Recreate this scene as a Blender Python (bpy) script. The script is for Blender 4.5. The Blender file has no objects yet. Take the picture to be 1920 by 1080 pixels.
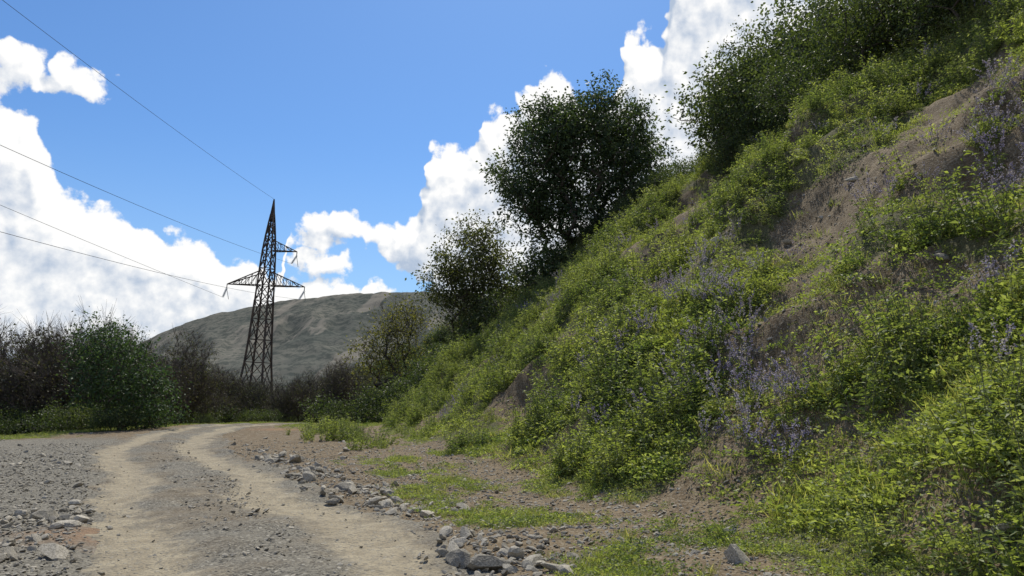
import bpy, math, random
import numpy as np
from mathutils import Vector
rng=np.random.default_rng(7)
random.seed(3)
scene=bpy.context.scene
COL=scene.collection

# ------------------------------------------------------------------ noise
TAB=[np.random.default_rng(100+i).random((256,256))*2-1 for i in range(12)]
def vnoise(x,y,seed=0):
    T=TAB[seed%12]
    ix=np.floor(x).astype(np.int64); iy=np.floor(y).astype(np.int64)
    fx=x-ix; fy=y-iy
    fx=fx*fx*fx*(fx*(fx*6-15)+10); fy=fy*fy*fy*(fy*(fy*6-15)+10)
    a=T[ix&255,iy&255];b=T[(ix+1)&255,iy&255];c=T[ix&255,(iy+1)&255];d=T[(ix+1)&255,(iy+1)&255]
    return (a*(1-fx)+b*fx)*(1-fy)+(c*(1-fx)+d*fx)*fy
def fbm(x,y,scale,octv=4,seed=0,gain=.5):
    x=np.asarray(x,float)/scale; y=np.asarray(y,float)/scale
    r=0;a=1;t=0
    for i in range(octv):
        r=r+a*vnoise(x+17.3*i,y-9.1*i,seed+i); t+=a; a*=gain
        x,y=x*1.62-y*1.21,x*1.21+y*1.62
    return r/t*1.6
def sstep(a,b,x):
    t=np.clip((x-a)/(b-a),0,1); return t*t*(3-2*t)
def splus(x,k): return k*np.logaddexp(0,x/k)

# ------------------------------------------------------------------ terrain
TY=np.array([-300,-40,0,7.5,17.6,38,50,60,75,90,300]);TX=np.array([90,17,4.6,2.3,-1.7,-6.9,-8.8,-8,-1,8,60])
def toe(y): return (np.interp(y-2,TY,TX)+np.interp(y,TY,TX)+np.interp(y+2,TY,TX))/3
CY=np.array([-300,0,20,36,48,56,66,80,300]);CZ=np.array([16,16,16,13.5,10.5,8.0,4.5,2,2.])
RY=np.array([-60,-20,0,7.3,11,17.6,22.3,30.3,40,47,55,70,110]);RX=np.array([22,8,.9,-2.1,-4.1,-7.7,-10.4,-13.4,-15.4,-14.6,-12,-4,20.])
def sval(x,y): return (x-toe(y))*.955
def patch(x,y,cx,cy,rx,ry): return np.exp(-(((x-cx)/rx)**2+((y-cy)/ry)**2))
def slips(x,y):
    """bare slumps of soil on the bank"""
    return np.clip(patch(x,y,4.7,12.4,.8,1.3)+patch(x,y,6.8,15.4,1.0,1.5)+.8*patch(x,y,4.0,9.4,.6,.9)+patch(x,y,.6,21,.7,1.6)+.8*patch(x,y,9.0,20.5,1.0,2.0)+.7*patch(x,y,-3.3,31,.8,2.0)+.7*patch(x,y,3.4,24,.7,1.4)+.6*patch(x,y,9.5,13.5,.7,1.2),0,1)
def H(x,y,fine=True):
    x=np.asarray(x,float);y=np.asarray(y,float)
    s=sval(x,y)
    w=fbm(x,y,9,3,2)
    sp=splus(s-1.25+.5*fbm(x,y,4,2,5),.45)
    cr=np.interp(y,CY,CZ)
    A=(.93+.05*w)*sp
    B=cr+.2*(s-cr/.93)+.8*w
    k=1.3
    hb=-k*np.logaddexp(-A/k,-B/k)+k*np.logaddexp(0,-B/k)
    hb=np.where(s<-6,0,np.maximum(hb,0))
    bank=sstep(.8,3.5,s)
    if fine:
        f3=fbm(x,y,3.2,3,3)
        hb=hb+bank*(.5*f3+.26*np.abs(fbm(x,y,1.5,3,7))+.05*fbm(x,y,.45,2,1))
        q=hb/1.9+.6*fbm(x,y,5,2,9); hb=hb+bank*.2*np.sin(q*6.283)*sstep(-.3,.5,fbm(x,y,4,2,1))
        hb=hb-bank*.32*slips(x,y)
    base=-.035*splus(y-42,3)
    base=base-.22*splus(-21-x+1.5*fbm(x,y,8,2,4),1.2)*sstep(-60,10,y)
    base=np.maximum(base,-28+0*x)
    hill=18*np.clip((x+42)/42,0,1.6)**.85*sstep(82,128,y)*(1-sstep(150,320,y))
    hill=hill*(1+.18*fbm(x,y,18,3,8))
    far=-9*sstep(140,400,np.hypot(x,y))
    z=base+np.maximum(hb,hill)+far
    if fine:
        z=z+(1-bank)*(.05*fbm(x,y,2.2,3,6)+.016*fbm(x,y,.35,2,9))
    return z
def road_c(x,y):
    xc=(np.interp(y-1.5,RY,RX)+np.interp(y,RY,RX)+np.interp(y+1.5,RY,RX))/3
    dx=(np.interp(y+1,RY,RX)-np.interp(y-1,RY,RX))/2
    return (x-xc)/np.sqrt(1+dx*dx)

def new_mesh_obj(name,verts,faces,mats=(),smooth=False,link=True,attrs=None,matidx=None):
    me=bpy.data.meshes.new(name)
    verts=np.asarray(verts,np.float32)
    k=faces.shape[1]; n=len(faces)
    me.vertices.add(len(verts)); me.vertices.foreach_set('co',verts.ravel())
    me.loops.add(n*k); me.loops.foreach_set('vertex_index',faces.astype(np.int32).ravel())
    me.polygons.add(n); me.polygons.foreach_set('loop_start',np.arange(0,n*k,k,dtype=np.int32))
    try: me.polygons.foreach_set('loop_total',np.full(n,k,np.int32))
    except Exception: pass
    me.update(calc_edges=True)
    for m in mats: me.materials.append(m)
    if matidx is not None: me.polygons.foreach_set('material_index',np.asarray(matidx,np.int32))
    me.polygons.foreach_set('use_smooth',np.full(len(me.polygons),smooth))
    if attrs:
        for k2,v in attrs.items():
            a=me.attributes.new(k2,'FLOAT','POINT'); a.data.foreach_set('value',np.asarray(v,np.float32).ravel())
    me.update()
    ob=bpy.data.objects.new(name,me)
    if link: COL.objects.link(ob)
    return ob

# ------------------------------------------------------------------ material helpers
def mat(name):
    m=bpy.data.materials.new(name); m.use_nodes=True
    nt=m.node_tree; nt.nodes.clear()
    return m,nt
class NB:
    def __init__(s,nt): s.nt=nt
    def n(s,t,**kw):
        nd=s.nt.nodes.new(t)
        for k,v in kw.items(): setattr(nd,k,v)
        return nd
    def link(s,a,b): s.nt.links.new(a,b)
    def setin(s,sock,v):
        if isinstance(v,bpy.types.NodeSocket): s.link(v,sock)
        else: sock.default_value=v
    def math(s,op,a,b=0,c=0,clamp=False):
        nd=s.n('ShaderNodeMath',operation=op,use_clamp=clamp)
        for i,v in enumerate((a,b,c)): s.setin(nd.inputs[i],v)
        return nd.outputs[0]
    def vmath(s,op,a,b=(0,0,0)):
        nd=s.n('ShaderNodeVectorMath',operation=op)
        s.setin(nd.inputs[0],a); s.setin(nd.inputs[1],b)
        return nd.outputs[1] if op in('LENGTH','DOT_PRODUCT') else nd.outputs[0]
    def mix(s,f,a,b,blend='MIX'):
        nd=s.n('ShaderNodeMix',data_type='RGBA',blend_type=blend)
        s.setin(nd.inputs[0],f); s.setin(nd.inputs[6],a); s.setin(nd.inputs[7],b)
        return nd.outputs[2]
    def noise(s,vec,scale,detail=3,rough=.5,dist=0,dim='3D'):
        nd=s.n('ShaderNodeTexNoise',noise_dimensions=dim); s.link(vec,nd.inputs['Vector'])
        nd.inputs['Scale'].default_value=scale; nd.inputs['Detail'].default_value=detail
        nd.inputs['Roughness'].default_value=rough; nd.inputs['Distortion'].default_value=dist
        return nd.outputs[0]
    def voro(s,vec,scale,feature='F1',rand=1,dim='3D'):
        nd=s.n('ShaderNodeTexVoronoi',feature=feature,voronoi_dimensions=dim); s.link(vec,nd.inputs['Vector'])
        nd.inputs['Scale'].default_value=scale; nd.inputs['Randomness'].default_value=rand
        return nd
    def ramp(s,f,a,b,c0=0,c1=1):
        nd=s.n('ShaderNodeMapRange'); nd.interpolation_type='SMOOTHSTEP'
        s.setin(nd.inputs[0],f); nd.inputs[1].default_value=a; nd.inputs[2].default_value=b
        nd.inputs[3].default_value=c0; nd.inputs[4].default_value=c1
        return nd.outputs[0]
def C(r,g,b): return (r,g,b,1)

def leaf_mat(name,c1,c2,c3,trans=.4,noise_scale=.35,rough=.55):
    m,nt=mat(name); b=NB(nt)
    geo=b.n('ShaderNodeNewGeometry'); oi=b.n('ShaderNodeObjectInfo')
    nz=b.noise(geo.outputs['Position'],noise_scale,1,.6)
    f=b.ramp(nz,.35,.65)
    col=b.mix(f,C(*c1),C(*c2))
    r=b.math('MULTIPLY',geo.outputs['Random Per Island'],.45)
    r2=b.math('MULTIPLY_ADD',oi.outputs['Random'],.55,r)
    col=b.mix(b.ramp(r2,.3,1.0),col,C(*c3))
    v=b.math('MULTIPLY_ADD',geo.outputs['Random Per Island'],.7,.65)
    col=b.mix(1.0,col,v,'MULTIPLY')
    pr=b.n('ShaderNodeBsdfPrincipled'); b.link(col,pr.inputs['Base Color'])
    pr.inputs['Roughness'].default_value=rough; pr.inputs['Specular IOR Level'].default_value=.35
    tr=b.n('ShaderNodeBsdfTranslucent')
    tc=b.mix(1.0,col,C(1.4,1.4,.6),'MULTIPLY'); b.link(tc,tr.inputs['Color'])
    mx=b.n('ShaderNodeMixShader'); mx.inputs[0].default_value=trans
    b.link(pr.outputs[0],mx.inputs[1]); b.link(tr.outputs[0],mx.inputs[2])
    out=b.n('ShaderNodeOutputMaterial'); b.link(mx.outputs[0],out.inputs[0])
    return m
def plain_mat(name,c1,c2,rough=.8,scale=8,metal=0,bump=0,rand_obj=0):
    m,nt=mat(name); b=NB(nt)
    tc=b.n('ShaderNodeTexCoord')
    nz=b.noise(tc.outputs['Object'],scale,3,.6)
    f=b.ramp(nz,.35,.65)
    col=b.mix(f,C(*c1),C(*c2))
    if rand_obj:
        oi=b.n('ShaderNodeObjectInfo')
        col=b.mix(1.0,col,b.math('MULTIPLY_ADD',oi.outputs['Random'],rand_obj,1-rand_obj/2),'MULTIPLY')
    pr=b.n('ShaderNodeBsdfPrincipled'); b.link(col,pr.inputs['Base Color'])
    pr.inputs['Roughness'].default_value=rough; pr.inputs['Metallic'].default_value=metal
    pr.inputs['Specular IOR Level'].default_value=.3
    if bump:
        bp=b.n('ShaderNodeBump'); bp.inputs['Strength'].default_value=bump; bp.inputs['Distance'].default_value=.02
        b.link(nz,bp.inputs['Height']); b.link(bp.outputs[0],pr.inputs['Normal'])
    out=b.n('ShaderNodeOutputMaterial'); b.link(pr.outputs[0],out.inputs[0])
    return m

def earth_mat(name,road=False):
    m,nt=mat(name); b=NB(nt)
    geo=b.n('ShaderNodeNewGeometry'); P=geo.outputs['Position']
    def at(n):
        a=b.n('ShaderNodeAttribute'); a.attribute_name=n; return a.outputs['Fac']
    n1=b.noise(P,.6,4,.6); n2=b.noise(P,3.5,5,.65); n3=b.noise(P,22,4,.65)
    v1=b.voro(P,15); v2=b.voro(P,42)
    sep1=b.n('ShaderNodeSeparateColor'); b.link(v1.outputs['Color'],sep1.inputs[0])
    sep2=b.n('ShaderNodeSeparateColor'); b.link(v2.outputs['Color'],sep2.inputs[0])
    g=b.mix(sep2.outputs[0],C(.085,.078,.064),C(.25,.23,.185))
    g1=b.mix(sep1.outputs[1],C(.13,.12,.10),C(.36,.335,.28))
    stone=b.math('MULTIPLY',b.ramp(v1.outputs['Distance'],.40,.28),b.ramp(sep1.outputs[0],.55,.6))
    g=b.mix(stone,g,g1)
    soilA=b.mix(b.ramp(n2,.3,.7),C(.135,.10,.062),C(.25,.195,.125))
    soilA=b.mix(b.ramp(n3,.3,.75),b.mix(1.0,soilA,C(.62,.58,.52),'MULTIPLY'),soilA)
    soilA=b.mix(b.math('MULTIPLY',b.ramp(sep2.outputs[1],.75,.8),.5),soilA,C(.29,.25,.185))
    if road:
        tr=at('track')
        trk=b.mix(b.ramp(n2,.3,.7),C(.25,.21,.145),C(.35,.30,.21))
        trk=b.mix(b.math('MULTIPLY',b.ramp(sep2.outputs[1],.72,.8),.55),trk,C(.17,.155,.125))
        trk=b.mix(b.math('MULTIPLY',stone,.6),trk,g1)
        mixed=b.mix(b.ramp(n1,.40,.62),g,b.mix(.5,soilA,g))
        f=b.math('MULTIPLY_ADD',b.math('SUBTRACT',n2,.5),1.3,tr)
        f=b.math('MULTIPLY_ADD',b.math('SUBTRACT',n1,.5),1.1,f)
        col=b.mix(b.ramp(f,.2,.85),mixed,trk)
    else:
        gv=at('gravel'); vg=at('veg'); rd=at('red')
        f=b.math('MULTIPLY_ADD',b.math('SUBTRACT',n2,.5),.9,gv)
        col=b.mix(b.ramp(f,.35,.65),soilA,g)
        rf=b.ramp(b.math('MULTIPLY_ADD',b.math('SUBTRACT',n2,.5),1.2,rd),.25,.95)
        col=b.mix(b.math('MULTIPLY',rf,.8),col,b.mix(n3,C(.17,.10,.055),C(.30,.19,.11)))
        gr=b.mix(b.ramp(n3,.3,.7),C(.05,.055,.024),C(.11,.125,.045))
        f=b.math('MULTIPLY_ADD',b.math('SUBTRACT',n3,.5),.8,vg)
        f=b.math('MULTIPLY_ADD',b.math('SUBTRACT',n2,.5),.6,f)
        col=b.mix(b.math('MULTIPLY',b.ramp(f,.35,.75),.65),col,gr)
    pr=b.n('ShaderNodeBsdfPrincipled'); b.link(col,pr.inputs['Base Color'])
    pr.inputs['Roughness'].default_value=.92; pr.inputs['Specular IOR Level'].default_value=.15
    hgt=b.math('MULTIPLY_ADD',stone,.5,b.math('MULTIPLY_ADD',v2.outputs['Distance'],-.3,b.math('MULTIPLY',n3,1.1)))
    hgt=b.math('MULTIPLY_ADD',n2,1.2,hgt)
    bp=b.n('ShaderNodeBump'); bp.inputs['Strength'].default_value=.8; bp.inputs['Distance'].default_value=.03
    b.link(hgt,bp.inputs['Height']); b.link(bp.outputs[0],pr.inputs['Normal'])
    out=b.n('ShaderNodeOutputMaterial'); b.link(pr.outputs[0],out.inputs[0])
    return m

# ------------------------------------------------------------------ densities
def scoop(x,y):
    s=sval(x,y); cr=np.interp(y,CY,CZ)/.93; f=s/cr
    n=.14*fbm(x,y,3,3,8)
    return sstep(.50,.58,f+n)*(1-sstep(.64,.72,f+n))*sstep(17,21,y)*(1-sstep(28,36,y))*.6
def vegmask(x,y):
    s=sval(x,y)
    n=fbm(x,y,3.0,4,3); n2=fbm(x+.5*s,y,1.4,3,10)
    b=sstep(-.1,.4,n*.8+n2*.7+.30+.3*patch(x,y,7,9,3,3.5)+.4*sstep(.8,1,s/15)-1.0*slips(x,y))
    b=b*sstep(-.3,1.1,s+.6*n2)*(1-scoop(x,y))
    strip=np.exp(-((s+1.25)/.7)**2)*sstep(-.7,.4,n2+.4*fbm(x,y,.5,2,3))*(1-sstep(14,24,y))
    lawn=.9*patch(x,y,3.2,8.3,1.5,1.0)*sstep(-.6,.3,fbm(x,y,.8,3,6))
    left=sstep(-17.5,-19.5,x+.8*n)*sstep(18,24,y)
    crest=sstep(34,42,y)*sstep(2.6,3.6,np.abs(road_c(x,y)))
    far=sstep(60,90,y)*.9
    return np.clip(np.maximum.reduce([b,strip,lawn,left,crest,far]),0,1)
def gravmask(x,y):
    s=sval(x,y); r=road_c(x,y)
    return np.clip(sstep(1.0,-1.5,r)*(1-sstep(22,30,y))+.35*sstep(-1,-3,s),0,1)
def redmask(x,y):
    return np.clip(.8*patch(x,y,-4.9,9,1.3,1.0)+patch(x,y,-10.3,34.5,2.0,1.6),0,1)

# ------------------------------------------------------------------ ground sheet
def axis(far_lo,far_hi,segs):
    a=np.concatenate([np.arange(*q) for q in segs])
    up=[a[-1]];d=segs[-1][2]
    while up[-1]<far_hi: d*=1.12; up.append(up[-1]+d)
    dn=[a[0]];d=segs[0][2]
    while dn[-1]>far_lo: d*=1.12; dn.append(dn[-1]-d)
    return np.concatenate([np.array(dn[1:])[::-1],a,np.array(up[1:])])
xs=axis(-4000,4000,[(-34,-12,.2),(-12,14,.09),(14,46,.22)])
ys=axis(-1500,6000,[(-6,3,.3),(3,26,.09),(26,90,.22)])
X,Y=np.meshgrid(xs,ys,indexing='xy')
Z=H(X,Y)
rc=np.abs(road_c(X,Y))
Z=Z-.10*sstep(1.9,1.3,rc)*((Y>-60)&(Y<110))
nx,ny=len(xs),len(ys)
idx=np.arange(nx*ny).reshape(ny,nx)
Fq=np.stack([idx[:-1,:-1],idx[:-1,1:],idx[1:,1:],idx[1:,:-1]],-1).reshape(-1,4)
M_ground=earth_mat('ground_earth'); M_road=earth_mat('road_gravel',True)
new_mesh_obj('ground',np.stack([X,Y,Z],-1).reshape(-1,3),Fq,[M_ground],True,attrs={'gravel':gravmask(X,Y),'veg':vegmask(X,Y),'red':redmask(X,Y)})

# ------------------------------------------------------------------ dirt road
yy=np.concatenate([np.arange(-55,4,.5),np.arange(4,30,.09),np.arange(30,105,.25)])
cc=np.linspace(-2.2,2.2,63)
Yc,Cc=np.meshgrid(yy,cc,indexing='ij')
xc=(np.interp(Yc-1.5,RY,RX)+np.interp(Yc,RY,RX)+np.interp(Yc+1.5,RY,RX))/3
dx=(np.interp(Yc+1,RY,RX)-np.interp(Yc-1,RY,RX))/2
ln=np.sqrt(1+dx*dx)
Xr=xc+Cc/ln; Yr=Yc-Cc*dx/ln
wob=.35*fbm(Xr,Yr,5,2,4)
trk=np.exp(-((Cc-1.05+wob)/.5)**2)+np.exp(-((Cc+1.05+wob)/.5)**2)
Zr=H(Xr,Yr)-.055*trk+.045*fbm(Xr,Yr,.6,3,5)*(1-.7*np.clip(trk,0,1))+.012-.14*sstep(1.6,2.2,np.abs(Cc)+.3*fbm(Xr,Yr,.8,3,6))
i2=np.arange(Xr.size).reshape(Xr.shape)
Fr=np.stack([i2[:-1,:-1],i2[:-1,1:],i2[1:,1:],i2[1:,:-1]],-1).reshape(-1,4)
new_mesh_obj('dirt_road',np.stack([Xr,Yr,Zr],-1).reshape(-1,3),Fr,[M_road],True,attrs={'track':np.clip(trk,0,1)})

# ------------------------------------------------------------------ mountain
def mount():
    px=np.array([-3000,-1500,-900,-720,-650,-590,-528,-415,-321,-245,-150,0,200,600,3000.])
    pz=np.array([30,36,40,60,93,117,138,163,174,178,179,170,150,120,60.])
    u=np.linspace(-2200,1500,640); v=np.linspace(500,2100,300)
    U,V=np.meshgrid(u,v)
    top=np.interp(U*(1300/np.minimum(V,1300))+14*fbm(U,V,120,2,1),px,pz)
    t=(V-1300)/np.where(V<1300,720,800)
    prof=np.clip(1-np.abs(t)**1.35,0,1)
    g=fbm(U+.25*V,V*.25,70,5,2)
    Z=-14+(top+14)*prof-np.abs(g)*36*sstep(0,.4,1-prof)*prof+fbm(U,V,22,3,5)*2.4*(prof<.99)
    ii=np.arange(U.size).reshape(U.shape)
    Fm=np.stack([ii[:-1,:-1],ii[:-1,1:],ii[1:,1:],ii[1:,:-1]],-1).reshape(-1,4)
    m,nt=mat('mountain_grass'); b=NB(nt)
    geo=b.n('ShaderNodeNewGeometry'); P=geo.outputs['Position']
    n1=b.noise(b.vmath('MULTIPLY',P,(1,.35,1)),.012,6,.6); n2=b.noise(P,.10,6,.75)
    col=b.mix(b.ramp(n1,.35,.65),C(.098,.103,.09),C(.15,.145,.122))
    col=b.mix(b.math('MULTIPLY',b.ramp(n2,.46,.56),.7),col,C(.05,.06,.054))
    st=b.noise(b.vmath('MULTIPLY',P,(1,.12,.3)),.025,5,.65)
    col=b.mix(b.math('MULTIPLY',b.ramp(st,.53,.63),.7),col,C(.22,.20,.168))
    pr=b.n('ShaderNodeBsdfPrincipled'); b.link(col,pr.inputs['Base Color']); pr.inputs['Roughness'].default_value=1
    pr.inputs['Specular IOR Level'].default_value=0
    out=b.n('ShaderNodeOutputMaterial'); b.link(pr.outputs[0],out.inputs[0])
    new_mesh_obj('mountain',np.stack([U,V,Z],-1).reshape(-1,3),Fm,[m],True)
mount()

# ------------------------------------------------------------------ geometry builders
def tubes(p0,p1,r0,r1,sides=4):
    p0=np.asarray(p0,float);p1=np.asarray(p1,float);n=len(p0)
    r0=np.broadcast_to(np.asarray(r0,float),(n,));r1=np.broadcast_to(np.asarray(r1,float),(n,))
    d=p1-p0;L=np.linalg.norm(d,axis=1,keepdims=True);d=d/np.maximum(L,1e-6)
    ref=np.where(np.abs(d[:,2:3])<.9,np.array([[0,0,1.]]),np.array([[1.,0,0]]))
    a=np.cross(d,ref);a/=np.linalg.norm(a,axis=1,keepdims=True);bb=np.cross(d,a)
    th=np.arange(sides)*2*np.pi/sides+np.pi/sides
    ring=a[:,None,:]*np.cos(th)[None,:,None]+bb[:,None,:]*np.sin(th)[None,:,None]
    V=np.concatenate([p0[:,None]+ring*r0[:,None,None],p1[:,None]+ring*r1[:,None,None]],1).reshape(-1,3)
    k=np.arange(sides);kn=(k+1)%sides
    f=np.stack([k,kn,kn+sides,k+sides],-1)
    Fc=(f[None]+(np.arange(n)*2*sides)[:,None,None]).reshape(-1,4)
    return V,Fc
def leaves(P,D,L,W,R=None,droop=.15):
    n=len(P); R=R or rng
    D=D/np.maximum(np.linalg.norm(D,axis=1,keepdims=True),1e-6)
    rv=R.normal(size=(n,3)); S=np.cross(D,rv); S/=np.maximum(np.linalg.norm(S,axis=1,keepdims=True),1e-6)
    N=np.cross(S,D)
    L=np.broadcast_to(L,(n,))[:,None];W=np.broadcast_to(W,(n,))[:,None]
    v0=P; v1=P+D*L*.45+S*W*.5+N*W*.15; v2=P+D*L-np.array([[0,0,1]])*L*droop; v3=P+D*L*.45-S*W*.5+N*W*.15
    V=np.stack([v0,v1,v2,v3],1).reshape(-1,3)
    return V,np.arange(n*4).reshape(n,4)
def merge(parts):
    Vs=[];Fs=[];Ms=[];o=0
    for V,Fc,mi in parts:
        Vs.append(V);Fs.append(Fc+o);Ms.append(np.full(len(Fc),mi));o+=len(V)
    return np.concatenate(Vs),np.concatenate(Fs),np.concatenate(Ms)

def grow(att,starts,step,jit,seed,up=.0):
    R=np.random.default_rng(seed)
    par=[-1]*len(starts)
    base=np.mean(starts,0)
    order=np.argsort(np.linalg.norm(att-base,axis=1)+R.normal(size=len(att))*.15)
    arr=np.zeros((len(att)*30+200,3)); m=len(starts); arr[:m]=np.array(starts,float)
    for ia in order:
        a=att[ia]
        d=np.linalg.norm(arr[:m]-a,axis=1)
        cost=d+up*np.maximum(0,arr[:m,2]-a[2]+.3*d)
        j=int(np.argmin(cost)); dist=d[j]
        k=min(max(1,int(dist/step)),28)
        q=j; p0=arr[j].copy()
        bow=R.normal(size=3)*dist*.12; bow[2]=abs(bow[2])*-.6
        for t in range(1,k+1):
            f=t/k
            pos=p0*(1-f)+a*f+bow*math.sin(math.pi*f)+R.normal(size=3)*jit*step*(f<1)
            if m>=len(arr): break
            arr[m]=pos; par.append(q); q=m; m+=1
    return arr[:m],np.array(par)
def tree_mesh(name,att,starts,step,jit,seed,rtw,rexp,rmax,nleaf,lsize,lspread,mats,up=.6,flat=.7,link=True,sides=5,extra_twigs=0,twl=1.0):
    R=np.random.default_rng(seed+1)
    nod,par=grow(att,starts,step,jit,seed,up)
    n=len(nod); w=np.zeros(n)
    for i in range(n-1,-1,-1):
        if w[i]==0: w[i]=1
        if par[i]>=0: w[par[i]]+=w[i]
    r=np.minimum(rtw*w**rexp,rmax)
    e=np.where(par>=0)[0]
    parts=[]
    big=r[e]>rtw*2.2
    if big.any():
        V,Fc=tubes(nod[par[e[big]]],nod[e[big]],np.minimum(r[par[e[big]]],r[e[big]]*1.25),r[e[big]],sides+2); parts.append((V,Fc,0))
    V,Fc=tubes(nod[par[e[~big]]],nod[e[~big]],np.minimum(r[par[e[~big]]],r[e[~big]]*1.2),r[e[~big]],3); parts.append((V,Fc,0))
    if extra_twigs:
        pk=R.integers(len(starts),n,extra_twigs); dirs=nod[pk]-nod[par[pk]]; dirs/=np.maximum(np.linalg.norm(dirs,axis=1,keepdims=True),1e-5)
        dirs=dirs+R.normal(size=dirs.shape)*.5; dirs[:,2]+=.5
        Lt=R.uniform(.15,.5,(extra_twigs,1))*step*2.2*twl
        V,Fc=tubes(nod[pk],nod[pk]+dirs*Lt,rtw*.8,rtw*.3,3); parts.append((V,Fc,0))
    if nleaf:
        c=np.repeat(att,nleaf,0)
        off=R.normal(size=c.shape)*lspread*np.array([1,1,flat])
        P=c+off
        D=R.normal(size=P.shape)+off*.75/max(lspread,1e-3); D[:,2]-=.1
        Ls=lsize*R.uniform(.6,1.3,len(P))
        V,Fc=leaves(P,D,Ls,Ls*.62,R); parts.append((V,Fc,1))
    V,Fc,Mi=merge(parts)
    return new_mesh_obj(name,V,Fc,mats,False,link,matidx=Mi)

def crown(lobes,n,seed,shell=.55):
    R=np.random.default_rng(seed); out=[]
    vol=np.array([l[3]*l[4]*l[5] for l in lobes]);vol=vol/vol.sum()
    for l,v in zip(lobes,vol):
        k=max(4,int(n*v)); d=R.normal(size=(k,3)); d/=np.linalg.norm(d,axis=1,keepdims=True)
        rr=shell+(1-shell)*R.random((k,1)); 
        out.append(np.array(l[:3])+d*rr*np.array(l[3:6]))
    return np.concatenate(out)

M_bark=plain_mat('bark',(.05,.042,.034),(.10,.085,.07),.9,14,bump=.4)
M_twig=plain_mat('twig_bark',(.075,.06,.05),(.14,.115,.095),.9,3,rand_obj=.5)
M_treeleaf=leaf_mat('tree_leaf',(.04,.064,.03),(.058,.088,.038),(.09,.125,.055),.38,.5)
M_treeleaf2=leaf_mat('light_tree_leaf',(.055,.075,.03),(.085,.105,.04),(.115,.125,.05),.4,.8)
M_dryleaf=leaf_mat('dry_leaf',(.06,.06,.035),(.07,.085,.04),(.11,.10,.055),.35,.4)
M_shrub=leaf_mat('shrub_leaf',(.042,.062,.026),(.065,.095,.036),(.10,.13,.05),.4,.35)
M_herb=leaf_mat('herb_leaf',(.105,.155,.048),(.21,.26,.075),(.30,.335,.14),.5,.45)
M_grass=leaf_mat('grass_blade',(.12,.165,.045),(.23,.27,.08),(.34,.32,.16),.5,.4)
M_stem=plain_mat('stem',(.09,.11,.05),(.15,.14,.08),.8,5)
M_purple=leaf_mat('purple_flower',(.22,.19,.40),(.28,.25,.48),(.36,.33,.52),.3,1)
M_rock=plain_mat('rock',(.21,.19,.15),(.40,.365,.30),.9,9,bump=.5,rand_obj=.7)

# ------------------------------------------------------------------ scatter through geometry nodes
def scatter(name,pts,rot,scl,idx,variants):
    col=bpy.data.collections.new(name+'_parts')
    for i,o in enumerate(variants):
        o.name='%s_variant_%s'%(name,'abcdefghijkl'[i]); col.objects.link(o)
    me=bpy.data.meshes.new(name); n=len(pts)
    me.vertices.add(n); me.vertices.foreach_set('co',np.asarray(pts,np.float32).ravel())
    a=me.attributes.new('rot','FLOAT_VECTOR','POINT'); a.data.foreach_set('vector',np.asarray(rot,np.float32).ravel())
    s=np.asarray(scl,np.float32)
    if s.ndim==1: s=np.repeat(s[:,None],3,1)
    a=me.attributes.new('scl','FLOAT_VECTOR','POINT'); a.data.foreach_set('vector',s.ravel())
    a=me.attributes.new('idx','INT','POINT'); a.data.foreach_set('value',np.asarray(idx,np.int32))
    ob=bpy.data.objects.new(name,me); COL.objects.link(ob)
    ng=bpy.data.node_groups.new(name+'_scatter','GeometryNodeTree')
    ng.interface.new_socket('Geometry',in_out='INPUT',socket_type='NodeSocketGeometry')
    ng.interface.new_socket('Geometry',in_out='OUTPUT',socket_type='NodeSocketGeometry')
    N=ng.nodes; L=ng.links
    gi=N.new('NodeGroupInput');go=N.new('NodeGroupOutput')
    iop=N.new('GeometryNodeInstanceOnPoints'); ci=N.new('GeometryNodeCollectionInfo')
    ci.inputs['Collection'].default_value=col; ci.inputs['Separate Children'].default_value=True; ci.inputs['Reset Children'].default_value=True
    def na(t,nm):
        q=N.new('GeometryNodeInputNamedAttribute'); q.data_type=t; q.inputs['Name'].default_value=nm
        return [o for o in q.outputs if o.enabled and o.name=='Attribute'][0]
    L.new(gi.outputs[0],iop.inputs['Points']); L.new(ci.outputs[0],iop.inputs['Instance'])
    iop.inputs['Pick Instance'].default_value=True
    L.new(na('INT','idx'),iop.inputs['Instance Index'])
    er=N.new('FunctionNodeEulerToRotation'); L.new(na('FLOAT_VECTOR','rot'),er.inputs[0]); L.new(er.outputs[0],iop.inputs['Rotation'])
    L.new(na('FLOAT_VECTOR','scl'),iop.inputs['Scale'])
    L.new(iop.outputs[0],go.inputs[0])
    md=ob.modifiers.new('scatter','NODES'); md.node_group=ng
    return ob
def sample(n,x0,x1,y0,y1,dens,seed):
    R=np.random.default_rng(seed)
    x=R.uniform(x0,x1,n);y=R.uniform(y0,y1,n)
    k=R.random(n)<dens(x,y)
    return x[k],y[k],R
def place(name,x,y,R,variants,smin,smax,tilt=.15,sink=.02,szfun=None,lean=0):
    n=len(x); z=H(x,y)-sink
    rot=np.stack([R.normal(size=n)*tilt,R.normal(size=n)*tilt-lean*sstep(1,4,sval(x,y)),R.uniform(0,6.283,n)],-1)
    sc=R.uniform(smin,smax,n)
    if szfun is not None: sc=sc*szfun(x,y)
    return scatter(name,np.stack([x,y,z],-1),rot,sc,R.integers(0,len(variants),n),variants)

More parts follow.
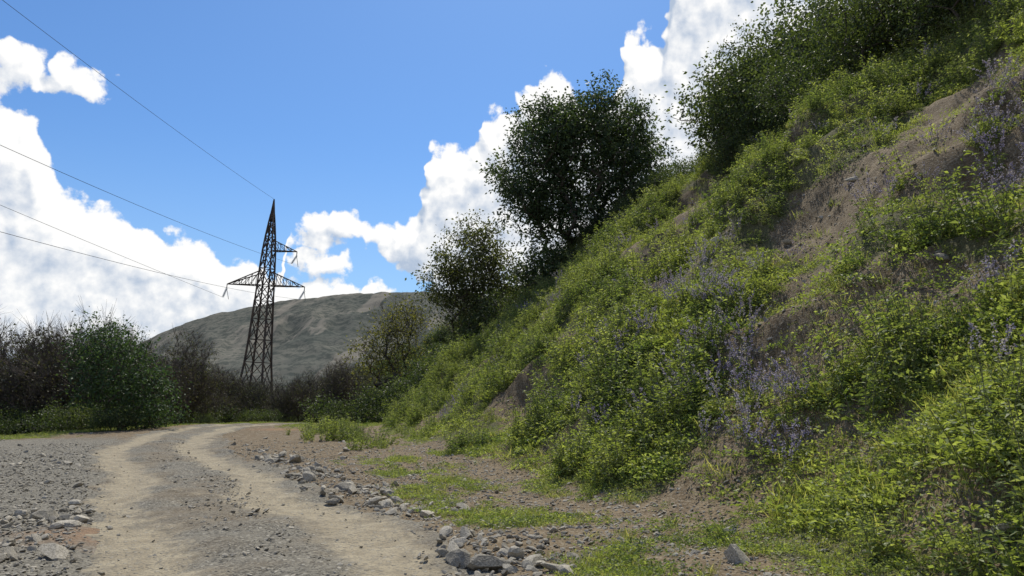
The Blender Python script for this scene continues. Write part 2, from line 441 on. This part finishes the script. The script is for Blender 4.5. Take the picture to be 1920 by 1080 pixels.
def herb(seed,h=.55,ns=9,nl=20,ll=.085,flower=False,lw=.3,spread=.45):
    R=np.random.default_rng(seed); p0=[];p1=[];LP=[];LD=[];FP=[];FD=[]
    for i in range(ns):
        a=R.uniform(0,6.283); out=R.uniform(.1,spread); hh=h*R.uniform(.55,1.1)
        b0=np.array([math.cos(a),math.sin(a),0])*R.uniform(.0,.16)
        prev=b0
        for t in range(1,5):
            f=t/4
            q=b0+np.array([math.cos(a)*out*hh*f**1.4,math.sin(a)*out*hh*f**1.4,hh*(f-.12*f*f*out*2)])+R.normal(size=3)*.008
            p0.append(prev);p1.append(q)
            for _ in range(nl//4):
                g=R.random(); pos=prev*(1-g)+q*g
                if flower and f>.7 : 
                    for _k in range(3):
                        FP.append(pos+R.normal(size=3)*.008);FD.append(R.normal(size=3))
                    continue
                th=R.uniform(0,6.283); LP.append(pos); LD.append([math.cos(th),math.sin(th),R.uniform(-.1,.9)])
            prev=q
    parts=[]
    V,Fc=tubes(np.array(p0),np.array(p1),.004,.003,3);parts.append((V,Fc,0))
    LP=np.array(LP);LD=np.array(LD);S=ll*R.uniform(.55,1.25,len(LP))*(1.25-.5*np.clip(LP[:,2]/h,0,1))
    V,Fc=leaves(LP,LD,S,S*lw,R,.25);parts.append((V,Fc,1))
    if FP:
        V,Fc=leaves(np.array(FP),np.array(FD),.030,.02,R,.0);parts.append((V,Fc,2))
    V,Fc,Mi=merge(parts)
    return new_mesh_obj('herb',V,Fc,[M_stem,M_herb,M_purple],False,False,matidx=Mi)
def tuft(seed,h=.2,nb=34,rad=.12,w=.008):
    R=np.random.default_rng(seed)
    a=R.uniform(0,6.283,nb);r=rad*np.sqrt(R.random(nb)); P=np.stack([np.cos(a)*r,np.sin(a)*r,0*a-.01],-1)
    th=R.uniform(0,6.283,nb);o=R.uniform(.1,.8,nb);D=np.stack([np.cos(th)*o,np.sin(th)*o,np.ones(nb)],-1)
    L=h*R.uniform(.5,1.2,nb)
    V,Fc=leaves(P,D,L,w*R.uniform(.7,1.5,nb),R,.22)
    return new_mesh_obj('tuft',V,Fc,[M_grass],False,False)
def cover(seed,rad=.28,n=90,ll=.05):
    R=np.random.default_rng(seed)
    a=R.uniform(0,6.283,n);r=rad*np.sqrt(R.random(n)); P=np.stack([np.cos(a)*r,np.sin(a)*r,R.uniform(0,.11,n)*(1-r/rad*.6)],-1)
    th=R.uniform(0,6.283,n);D=np.stack([np.cos(th),np.sin(th),R.uniform(0,.8,n)],-1)
    L=ll*R.uniform(.5,1.3,n)
    V,Fc=leaves(P,D,L,L*.5,R,.1)
    return new_mesh_obj('cover',V,Fc,[M_herb],False,False)
def rockv(seed):
    import bmesh
    R=np.random.default_rng(seed)
    bm=bmesh.new(); bmesh.ops.create_icosphere(bm,subdivisions=2,radius=1)
    sc=np.array([R.uniform(.9,1.4),R.uniform(.6,1),R.uniform(.4,.75)])
    pl=[(R.normal(size=3),R.uniform(.35,.7)) for _ in range(9)]
    for v in bm.verts:
        c=np.array(v.co)
        for nrm,d in pl:
            nn=nrm/np.linalg.norm(nrm); t=c@nn-d
            if t>0: c=c-nn*t
        c=c*sc*1.2+R.normal(size=3)*.02
        v.co=c
    me=bpy.data.meshes.new('rock'); bm.to_mesh(me); bm.free(); me.materials.append(M_rock)
    return bpy.data.objects.new('rock',me)

def toeclump(x,y): return patch(x,y,-6.0,26.5,1.0,1.0)+patch(x,y,-7.6,33,1.2,1.6)+patch(x,y,-4.0,23,.7,.9)+patch(x,y,-1.7,17,.4,.6)
def clumps(x,y): return sstep(-.25,.35,fbm(x,y,1.6,3,11))
def d_herb(x,y):
    v=vegmask(x,y); s=sval(x,y)
    return np.clip(v*sstep(0,1.3,s)*(.06+.94*clumps(x,y))*(s<19)*(1-sstep(60,75,y))+.45*toeclump(x,y),0,1)
x,y,R=sample(90000,-14,34,3,75,d_herb,21)
k=np.arange(len(x))[:22500]; x,y=x[k],y[k]
herbs=[herb(1),herb(2,.7,8,24,.09),herb(3,.45,12,16,.065,lw=.45),herb(4,.6,10,24,.10,lw=.22),herb(5,.8,6,32,.09,lw=.25,spread=.25)]
place('herb_plants',x,y,R,herbs,.4,1.25,.18,.03,lambda x,y:(.62+.55*clumps(x,y)+.3*fbm(x,y,2.2,2,4)+.25*sstep(25,45,y))*np.where(sval(x,y)<.3,.8,1)*(.8+.2*sstep(6,11,y)),lean=.25)
x,y,R=sample(30000,-10,26,4,45,lambda x,y:(sval(x,y)>1.5)*(sval(x,y)<16)*(1-slips(x,y))*(.03+sstep(.5,.9,fbm(x,y,3.0,3,6)+.4*patch(x,y,12,13,6,6)))*.3,22)
place('purple_flowers',x,y,R,[herb(11,.8,8,28,.07,True),herb(12,.7,7,26,.06,True)],.7,1.15,.15,.02,lean=.2)
def d_grass(x,y):
    s=sval(x,y); return np.clip(vegmask(x,y)*.9+.14*(s>1),0,1)*(s<20)*(np.abs(road_c(x,y))>1.9)
x,y,R=sample(130000,-24,34,3,75,d_grass,23)
x2,y2,R2=sample(34000,-3,10,4,20,lambda x,y:d_grass(x,y)*(sval(x,y)<5)*(sval(x,y)>-2.4),24)
place('grass',np.r_[x,x2],np.r_[y,y2],R,[tuft(1,.13),tuft(2,.24,30,.12),tuft(3,.10,36,.15,.007),cover(4),cover(5,.22,60,.035),cover(6,.35,120,.06)],.5,1.2,.2,.01,lambda x,y:np.where(sval(x,y)<1,.65,1.1),lean=.4)

# rocks
rv=[rockv(i) for i in range(6)]
def d_rock(x,y):
    s=sval(x,y)
    return np.clip(.07*sstep(.5,3,s)+.4*slips(x,y)*(s>.8)+.08*(s<1)*(s>-3.4)+.02+.5*patch(x,y,-11.5,16,3,5),0,1)*((road_c(x,y)>1.6)|(road_c(x,y)<-1.9))
xa,ya,R=sample(22000,-22,14,4,34,d_rock,31)
def d_line(x,y):
    r=road_c(x,y)+.35*fbm(x,y,2,2,3)
    line=np.exp(-((r-2.2)/.5)**2)*(1-sstep(17,26,y))*(.15+.85*sstep(-.5,.4,fbm(x,y,1.0,2,2)))
    left=.8*patch(x,y,-6.4,8.8,1.8,3.4)*sstep(-.6,.3,fbm(x,y,1.0,2,4))
    return np.clip(line+left,0,1)*((r>1.5)|(r<-1.9))
xb,yb,R=sample(24000,-10,4,4,26,d_line,33)
x=np.r_[xa,xb];y=np.r_[ya,yb];n=len(x)
sc=np.r_[np.clip(.030*np.exp(R.normal(size=len(xa))*.6),.012,.18),np.clip(.033*np.exp(R.normal(size=len(xb))*.62),.012,.17)]
scatter('rocks',np.stack([x,y,H(x,y)+sc*.2],-1),np.stack([R.uniform(-.6,.6,n),R.uniform(-.6,.6,n),R.uniform(0,6.28,n)],-1),sc,R.integers(0,6,n),rv)
def d_grav(x,y):
    r=np.abs(road_c(x,y)); s=sval(x,y)
    return np.clip(.14+.65*(r>1.8)*(s<.8)+.3*(r<.5)-.1*(np.abs(r-1.05)<.45)+.4*slips(x,y),0,1)*(s<9)*(1-.8*sstep(8,26,y))
x,y,R=sample(130000,-16,10,4,26,d_grav,32)
n=len(x); sc=np.clip(.014*np.exp(R.normal(size=n)*.5),.006,.045)
scatter('gravel',np.stack([x,y,H(x,y)+.006-.04*(np.abs(np.abs(road_c(x,y))-1.05)<.45)],-1),R.uniform(-.6,.6,(n,3)),sc,R.integers(0,4,n),[rockv(i+20) for i in range(4)])

# ---- shrubs
def bush(seed,h=2.2,w=1.5,nat=150,nl=22,ls=.075,m=None,sp=.16):
    lob=[(0,0,h*.55,w*.75,w*.75,h*.42),(w*.45,.1,h*.4,w*.5,w*.5,h*.33),(-w*.4,-.2,h*.45,w*.5,w*.5,h*.36),(.1,w*.45,h*.38,w*.45,w*.5,h*.33)]
    att=crown(lob,nat,seed,.45); att[:,2]=np.maximum(att[:,2],.12)
    st=[(.1*math.cos(i*2),.1*math.sin(i*2),-.15) for i in range(4)]
    return tree_mesh('bush',att,st,.25,.12,seed,.006,.45,.05,nl,ls,sp,[M_bark,m or M_shrub],.4,link=False,sides=3)
bushes=[bush(1,2.6,1.7,190,24,.085),bush(2,2.2,1.8,190,24,.085),bush(3,3.2,1.5,190,24,.085),bush(4,2.4,1.7,150,18,.085)]
def d_top(x,y):
    s=sval(x,y); cr=np.interp(y,CY,CZ)/.93
    lo=np.where(y<32,cr*.74,cr-2.6)
    band=sstep(lo,lo+1.5,s+fbm(x,y,3,2,1))*(s<cr+5)
    return band*(y>8)*(y<62)*.9*sstep(-.6,.0,fbm(x,y,5,2,3)+.6*(y<32))
x,y,R=sample(1300,2,44,8,62,d_top,41)
place('hillside_shrubs',x,y,R,bushes,.6,1.25,.12,.1,lambda x,y:np.where(y<34,1.0+.75*sstep(.78,1.0,sval(x,y)/(np.interp(y,CY,CZ)/.93)),.9),lean=.2)
bs2=[bush(21,2.2,1.6,70,16,.13,None,.22),bush(22,2.6,1.5,80,16,.13,None,.22),bush(23,1.8,1.8,70,16,.13,None,.22)]
def d_mid(x,y):
    s=sval(x,y)
    a=(y>52)*(s>1)*(s<12)*(y<80)*.6
    h=(y>84)*(y<190)*(x>-46)*(x<40)*(.55+.4*fbm(x,y,9,2,1))
    e=(y>44)*(y<84)*(x>-16)*(s<0)*(np.abs(road_c(x,y))>3.0)*.5
    f=(y>42)*(y<60)*(s>0)*(s<9)*.5+.9*patch(x,y,-4.0,50,2.5,4)+patch(x,y,1.6,43,1.8,1.6)
    return np.clip(a+h+e+f,0,1)
x,y,R=sample(7400,-50,45,41,190,d_mid,42)
place('distant_shrubs',x,y,R,bs2,.45,1.1,.08,.15,lambda x,y:1+.35*patch(x,y,-4,50,4,5)+.5*patch(x,y,1.6,43,2,2)+.4*(y>84)+.35*patch(x,y,-11,62,5,12))

def bare(seed,h=5,w=1.6,nat=420,tw=3200):
    lob=[(0,0,h*.6,w,w,h*.38),(w*.5,0,h*.5,w*.6,w*.6,h*.4),(-w*.5,.3,h*.55,w*.6,w*.6,h*.36)]
    att=crown(lob,nat,seed,.3); 
    st=[(.35*math.cos(i*1.3),.35*math.sin(i*1.3),-.2) for i in range(6)]
    return tree_mesh('bare',att,st,.32,.10,seed,.007,.42,.055,6,.09,.22,[M_twig,M_dryleaf],1.6,link=False,sides=2,extra_twigs=tw,twl=1.2)
bares=[bare(1),bare(2,4.2,1.9),bare(3,5.6,1.5),bare(4,3.6,2.0)]
def d_bare(x,y):
    q=((x<-18.5-.12*(y-36))*(x>-48)*(y>34)*(y<66)+ (y>56)*(y<80)*(x>-50)*(x<-14)*.6*(np.abs(road_c(x,y))>3.5)*(np.hypot(x+29.3,y-85)>5))*.85
    return q*(1-((y<42)&(x/y>-.62)&(x/y<-.42)))
x,y,R=sample(460,-50,-12,32,80,d_bare,51)
place('bare_shrub_thicket',x,y,R,bares,.7,1.15,.1,.3,lambda x,y:np.interp(x/y,[-.75,-.55,-.5,-.3],[1.72,1.6,1.05,1.0]))
x,y,R=sample(800,-48,-14,33,70,lambda x,y:.45*(np.abs(road_c(x,y))>3.4)*(x<-17.5)*(fbm(x,y,6,2,5)>-.1),52)
place('roadside_bushes',x,y,R,[bush(31,1.6,1.4,80,18,.1),bush(32,1.9,1.3,80,18,.1),bush(33,1.3,1.5,80,16,.1)],.5,1.15,.1,.1)

def put(o,x,y,rz=0,s=1,dz=-.1):
    o.location=(x,y,float(H(x,y))+dz); o.rotation_euler=(0,0,rz); o.scale=(s,s,s); return o
att=crown([(0,0,2.6,1.9,1.6,2.3),(1.2,0,1.8,1.5,1.3,1.7),(-1.0,0,3.6,1.1,1.1,1.6),(1.5,0,.9,1.6,1.3,.9)],420,61,.4)
o=tree_mesh('leafy_bush',att,[(0,0,-.5),(.3,.2,-.5),(-.3,.1,-.5)],.3,.1,61,.012,.45,.1,28,.12,.26,[M_bark,leaf_mat('bush_leaf',(.035,.066,.028),(.046,.085,.036),(.07,.11,.05),.35,.5)],.6)
put(o,-19.2,36,0,1.12)

lob=[(0,0,5.2,3.6,3.2,2.6),(-2.6,.3,3.9,2.4,2.4,2.2),(2.7,0,4.2,2.3,2.4,2.3),(.8,-.4,6.9,2.4,2.3,1.7),(-1.6,.2,6.2,2.2,2.2,1.7),(2.4,.3,6.1,1.9,2,1.5),(-3.2,0,2.4,1.6,1.8,1.5),(3.4,0,2.6,1.5,1.7,1.3),(0,0,2.6,2.8,2.4,1.8),(-1.8,0,1.4,2.0,1.8,1.3)]
att=crown(lob,1100,71,.3)
o=tree_mesh('broadleaf_tree',att,[(0,0,-.6),(.45,.1,-.6),(-.4,0,-.6)],.38,.13,71,.016,.44,.26,46,.15,.25,[M_bark,M_treeleaf],.7)
put(o,4.5,44,.3,1.27,-.1)
lob=[(0,0,3.6,1.9,1.8,2.0),(-1.1,0,2.8,1.5,1.4,1.6),(1.2,0,3.2,1.4,1.4,1.7),(.2,0,5.0,1.2,1.2,1.2),(.3,0,1.6,1.9,1.6,1.3)]
att=crown(lob,560,81,.3)
o=tree_mesh('young_tree',att,[(0,0,-.6),(.4,.1,-.6),(-.4,0,-.6),(.1,.4,-.6)],.32,.14,81,.011,.42,.10,30,.12,.24,[M_bark,M_treeleaf2],.8,extra_twigs=800)
put(o,-2.5,46.5,.3,1.45,.6)
att=crown([(0,0,3.2,1.9,1.6,1.9),(-1.0,0,2.2,1.6,1.4,1.6),(.6,0,4.4,1.2,1.2,1.3)],380,91,.25)
o=tree_mesh('sparse_tree',att,[(0,0,-.6),(.4,.1,-.6),(-.4,0,-.6)],.32,.14,91,.010,.42,.08,12,.12,.25,[M_bark,leaf_mat('yellow_green_leaf',(.10,.11,.04),(.14,.14,.05),(.17,.16,.06),.45,.8)],.8,extra_twigs=900)
put(o,-8.2,53,.6,1.5,1.0)

# ------------------------------------------------------------------ pylon
def pylon():
    zs=[0,3.6,6.6,9.2,11.6,13.7,15.5,17.5,19.6,21.3,22.8,24.0]
    hw=[1.85,1.36,1.10,.95,.85,.77,.71,.64,.55,.42,.28,.15]
    e=[];rr=[]
    def beam(a,b,r): e.append((a,b)); rr.append(r)
    cn=lambda i:[(-hw[i],-hw[i],zs[i]),(hw[i],-hw[i],zs[i]),(hw[i],hw[i],zs[i]),(-hw[i],hw[i],zs[i])]
    for i in range(len(zs)-1):
        a=cn(i);b=cn(i+1)
        for k in range(4):
            beam(a[k],b[k],.13 if i<5 else .10)
            beam(a[k],b[(k+1)%4],.06);beam(a[(k+1)%4],b[k],.06)
            if i: beam(a[k],a[(k+1)%4],.05)
    t=cn(len(zs)-1)
    for k in range(4): beam(t[k],(0,0,25.8),.08)
    def arm(sgn,i,L,n):
        w=hw[i]; z=zs[i]; w2=hw[i+1]
        tip=np.array([sgn*L,0,z]); 
        lo=[np.array([sgn*w,-w,z]),np.array([sgn*w,w,z])]; up=[np.array([sgn*w2,-w2,zs[i+1]-.4]),np.array([sgn*w2,w2,zs[i+1]-.4])]
        for q in lo+up: beam(q,tip,.07)
        pts=[[l*(1-t)+tip*t for t in np.linspace(0,1,n+1)] for l in lo+up]
        for j in range(n):
            beam(pts[0][j],pts[1][j],.03);beam(pts[0][j],pts[1][j+1],.03)
            for s_ in (0,1):
                beam(pts[s_][j],pts[s_+2][j],.035); beam(pts[s_][j+1],pts[s_+2][j],.035)
        beam(tip,tip+np.array([0,0,-.5]),.05)
    arm(-1,6,4.7,5);arm(1,6,4.7,5);arm(1,8,3.4,4)
    p0=np.array([q[0] for q in e],float);p1=np.array([q[1] for q in e],float)
    V,Fc=tubes(p0,p1,np.array(rr),np.array(rr),4)
    m=plain_mat('weathered_steel',(.05,.04,.036),(.10,.07,.05),.7,2,metal=.2)
    root=bpy.data.objects.new('power_pylon',None); COL.objects.link(root)
    a=new_mesh_obj('lattice',V,Fc,[m]); a.parent=root
    f0=[(sx*1.85,sy*1.85,-1.2) for sx in(-1,1) for sy in (-1,1)]; f1=[(a_,b_,.25) for a_,b_,_ in f0]
    V,Fc=tubes(f0,f1,.45,.35,4); a=new_mesh_obj('footings',V,Fc,[M_rock]); a.parent=root
    at=[np.array([-4.7,0,15.0]),np.array([4.7,0,15.0]),np.array([3.4,0,19.1])]
    dirs=[np.array([.08,-.75,-1.]),np.array([-.1,-.9,-1.]),np.array([-.1,-.9,-1.])]
    P0=[];P1=[];R0=[];ends=[]
    for q,d in zip(at,dirs):
        d=d/np.linalg.norm(d)
        for j in range(11):
            P0.append(q+d*(j*.13));P1.append(q+d*(j*.13+.05));R0.append(.13)
            P0.append(q+d*(j*.13+.05));P1.append(q+d*(j*.13+.13));R0.append(.04)
        ends.append(q+d*1.45)
        P0.append(q);P1.append(q+np.array([0,.7,-1.2]));R0.append(.03)
    V,Fc=tubes(P0,P1,R0,R0,8)
    mi=plain_mat('insulator_glass',(.35,.38,.38),(.5,.52,.52),.25,4)
    a=new_mesh_obj('insulators',V,Fc,[mi]); a.parent=root
    root.location=(-29.4,85,-1.35); root.rotation_euler=(0,math.radians(3.0),math.radians(-6))
    bpy.context.view_layer.update()
    mw=root.matrix_world
    return [np.array(mw@Vector(q)) for q in ends]+[np.array(mw@Vector((0,0,25.8)))]
ends=pylon()
P0=[];P1=[]
for i,q in enumerate(ends):
    sag=[2.0,9.0,8.5,6.6][i]; L=240; N_=160
    tgt=q+np.array([2.0,-L,13.0])
    t=np.linspace(0,1,N_); pts=q[None]*(1-t[:,None])+tgt[None]*t[:,None]; pts[:,2]-=4*sag*t*(1-t)
    P0.append(pts[:-1]);P1.append(pts[1:])
V,Fc=tubes(np.concatenate(P0),np.concatenate(P1),.014,.014,4)
new_mesh_obj('power_lines',V,Fc,[plain_mat('wire',(.05,.05,.055),(.07,.07,.07),.6,1,metal=.4)])

# ------------------------------------------------------------------ camera
cam=bpy.data.cameras.new('camera'); cam.lens=26; cam.sensor_width=36; cam.clip_end=12000; cam.clip_start=.1
co=bpy.data.objects.new('camera',cam); COL.objects.link(co); co.location=(0,0,1.6); co.rotation_euler=(math.radians(98.2),0,0)
scene.camera=co

# ------------------------------------------------------------------ sun + sky
SE,SA=math.radians(57),math.radians(6)
sd=Vector((math.cos(SE)*math.sin(SA),math.cos(SE)*math.cos(SA),math.sin(SE)))
sl=bpy.data.lights.new('sun','SUN'); sl.energy=5.0; sl.angle=math.radians(.5); sl.color=(1,.94,.82)
so=bpy.data.objects.new('sun',sl); COL.objects.link(so); so.rotation_euler=sd.to_track_quat('Z','Y').to_euler(); so.location=(30,30,60)

TOP=[(-40,18),(-37,18.8),(-35.2,18.4),(-34,17.6),(-33,15.3),(-31.5,13.6),(-29,12.6),(-27,11.9),(-24.8,11.3),(-22.3,11),(-21,9.8),(-19.3,10.3),(-17.8,8.4),(-17.2,12.4),(-15,13.5),(-12,13.8),(-9.6,12.8),(-8,13.6),(-7,16),(-6.2,18.8),(-4.6,19),(-2.8,19.6),(-1.9,21.6),(-.4,22),(1,23),(2,24.3),(3.5,24.5),(4.8,23.4),(6.2,22.4),(8.2,22.6),(9,26.4),(10.5,27),(12,26.5),(13,30),(14.5,33),(18,34),(24,33),(30,30),(40,26)]
BOT=[(-40,-9),(-17.9,-9),(-17.3,10.6),(-12,11.2),(-9.5,10.6),(-8.3,9),(-6,8),(-5,-9),(40,-9)]
def curve(b,azn,pts):
    nd=b.n('ShaderNodeFloatCurve'); b.link(azn,nd.inputs['Value']); c=nd.mapping.curves[0]
    P=[((a+40)/80,(e+10)/50) for a,e in pts]
    c.points[0].location=P[0]; c.points[1].location=P[-1]
    for q in P[1:-1]: c.points.new(*q)
    for q in c.points: q.handle_type='AUTO_CLAMPED' if pts is TOP else 'VECTOR'
    nd.mapping.update()
    return b.math('MULTIPLY_ADD',nd.outputs[0],50,-10)
def cloud_group():
    g=bpy.data.node_groups.new('cloud_density','ShaderNodeTree')
    g.interface.new_socket('Vector',in_out='INPUT',socket_type='NodeSocketVector')
    g.interface.new_socket('Density',in_out='OUTPUT',socket_type='NodeSocketFloat')
    b=NB(g); gi=b.n('NodeGroupInput'); go=b.n('NodeGroupOutput')
    P=gi.outputs[0]
    wn=b.n('ShaderNodeTexNoise',noise_dimensions='2D'); b.link(P,wn.inputs['Vector']); wn.inputs['Scale'].default_value=.4; wn.inputs['Detail'].default_value=2
    W=b.vmath('ADD',P,b.vmath('MULTIPLY',b.vmath('SUBTRACT',wn.outputs['Color'],(.5,.5,.5)),(2.0,1.6,0)))
    sp=b.n('ShaderNodeSeparateXYZ'); b.link(W,sp.inputs[0])
    azn=b.math('MULTIPLY_ADD',sp.outputs[0],1/80,.5,clamp=True)
    T=b.math('SUBTRACT',curve(b,azn,TOP),sp.outputs[1]); Bm=b.math('SUBTRACT',sp.outputs[1],curve(b,azn,BOT))
    cur=b.math('MULTIPLY',b.math('SMOOTH_MIN',T,Bm,.6),.42)
    cur=b.math('MINIMUM',cur,1.2)
    for az,el,r1,r2 in [(-35.3,20.6,2.6,1.4),(-33.4,20.2,1.6,.9),(-32.0,20.6,2.2,1.4),(-14,7.4,6,1.3),(-14.6,10.0,2.2,1.1)]:
        q=b.vmath('MULTIPLY',b.vmath('SUBTRACT',W,(az,el,0)),(1/r1,1/r2,0))
        l=b.math('MULTIPLY',b.math('SUBTRACT',1.0,b.vmath('LENGTH',q)),.7)
        cur=b.math('MAXIMUM',cur,l)
    v1=b.voro(W,.5,dim='2D'); v2=b.voro(W,1.3,dim='2D')
    n=b.noise(P,.8,6,.56,dim='2D')
    d=b.math('MULTIPLY_ADD',b.math('SUBTRACT',.45,v1.outputs['Distance']),.5,cur)
    d=b.math('MULTIPLY_ADD',b.math('SUBTRACT',.45,v2.outputs['Distance']),.16,d)
    d=b.math('MULTIPLY_ADD',b.math('SUBTRACT',n,.5),.95,d)
    b.link(d,go.inputs[0]); return g
def world():
    w=bpy.data.worlds.new('World'); scene.world=w; w.use_nodes=True; nt=w.node_tree; nt.nodes.clear(); b=NB(nt)
    sk=b.n('ShaderNodeTexSky',sky_type='NISHITA'); sk.sun_disc=False; sk.sun_elevation=SE; sk.sun_rotation=SA
    sk.air_density=1.0; sk.dust_density=.6; sk.ozone_density=2.0
    tc=b.n('ShaderNodeTexCoord'); sx=b.n('ShaderNodeSeparateXYZ'); b.link(tc.outputs['Generated'],sx.inputs[0])
    az=b.math('MULTIPLY',b.math('ARCTAN2',sx.outputs[0],sx.outputs[1]),57.2958)
    hy=b.math('SQRT',b.math('ADD',b.math('MULTIPLY',sx.outputs[0],sx.outputs[0]),b.math('MULTIPLY',sx.outputs[1],sx.outputs[1])))
    el=b.math('MULTIPLY',b.math('ARCTAN2',sx.outputs[2],hy),57.2958)
    cx=b.n('ShaderNodeCombineXYZ'); b.link(az,cx.inputs[0]); b.link(el,cx.inputs[1])
    g=cloud_group()
    def inst(v):
        q=b.n('ShaderNodeGroup'); q.node_tree=g; b.link(v,q.inputs[0]); return q.outputs[0]
    d0=inst(cx.outputs[0]); d1=inst(b.vmath('ADD',cx.outputs[0],(.45,1.0,0)))
    alpha=b.ramp(d0,.0,.26)
    rel=b.math('SUBTRACT',d0,d1)
    shade=b.math('MULTIPLY_ADD',rel,1.2,.82)
    thick=b.ramp(d0,.5,1.5,0,.26)
    shade=b.math('SUBTRACT',shade,thick,clamp=True)
    ccol=b.mix(shade,C(4.6,5.5,6.9),C(10.4,10.3,10.1))
    skc=b.mix(1.0,sk.outputs[0],C(.64,.96,1.30),'MULTIPLY')
    hz=b.ramp(el,0,20,.45,0)
    skc=b.mix(hz,skc,C(4.6,6.4,8.6))
    col=b.mix(b.math('MULTIPLY',alpha,.97),skc,ccol)
    bg=b.n('ShaderNodeBackground'); b.link(col,bg.inputs[0]); bg.inputs[1].default_value=.1
    out=b.n('ShaderNodeOutputWorld'); b.link(bg.outputs[0],out.inputs[0])
world()
scene.view_settings.view_transform='Standard'; scene.view_settings.look='None'; scene.view_settings.exposure=0
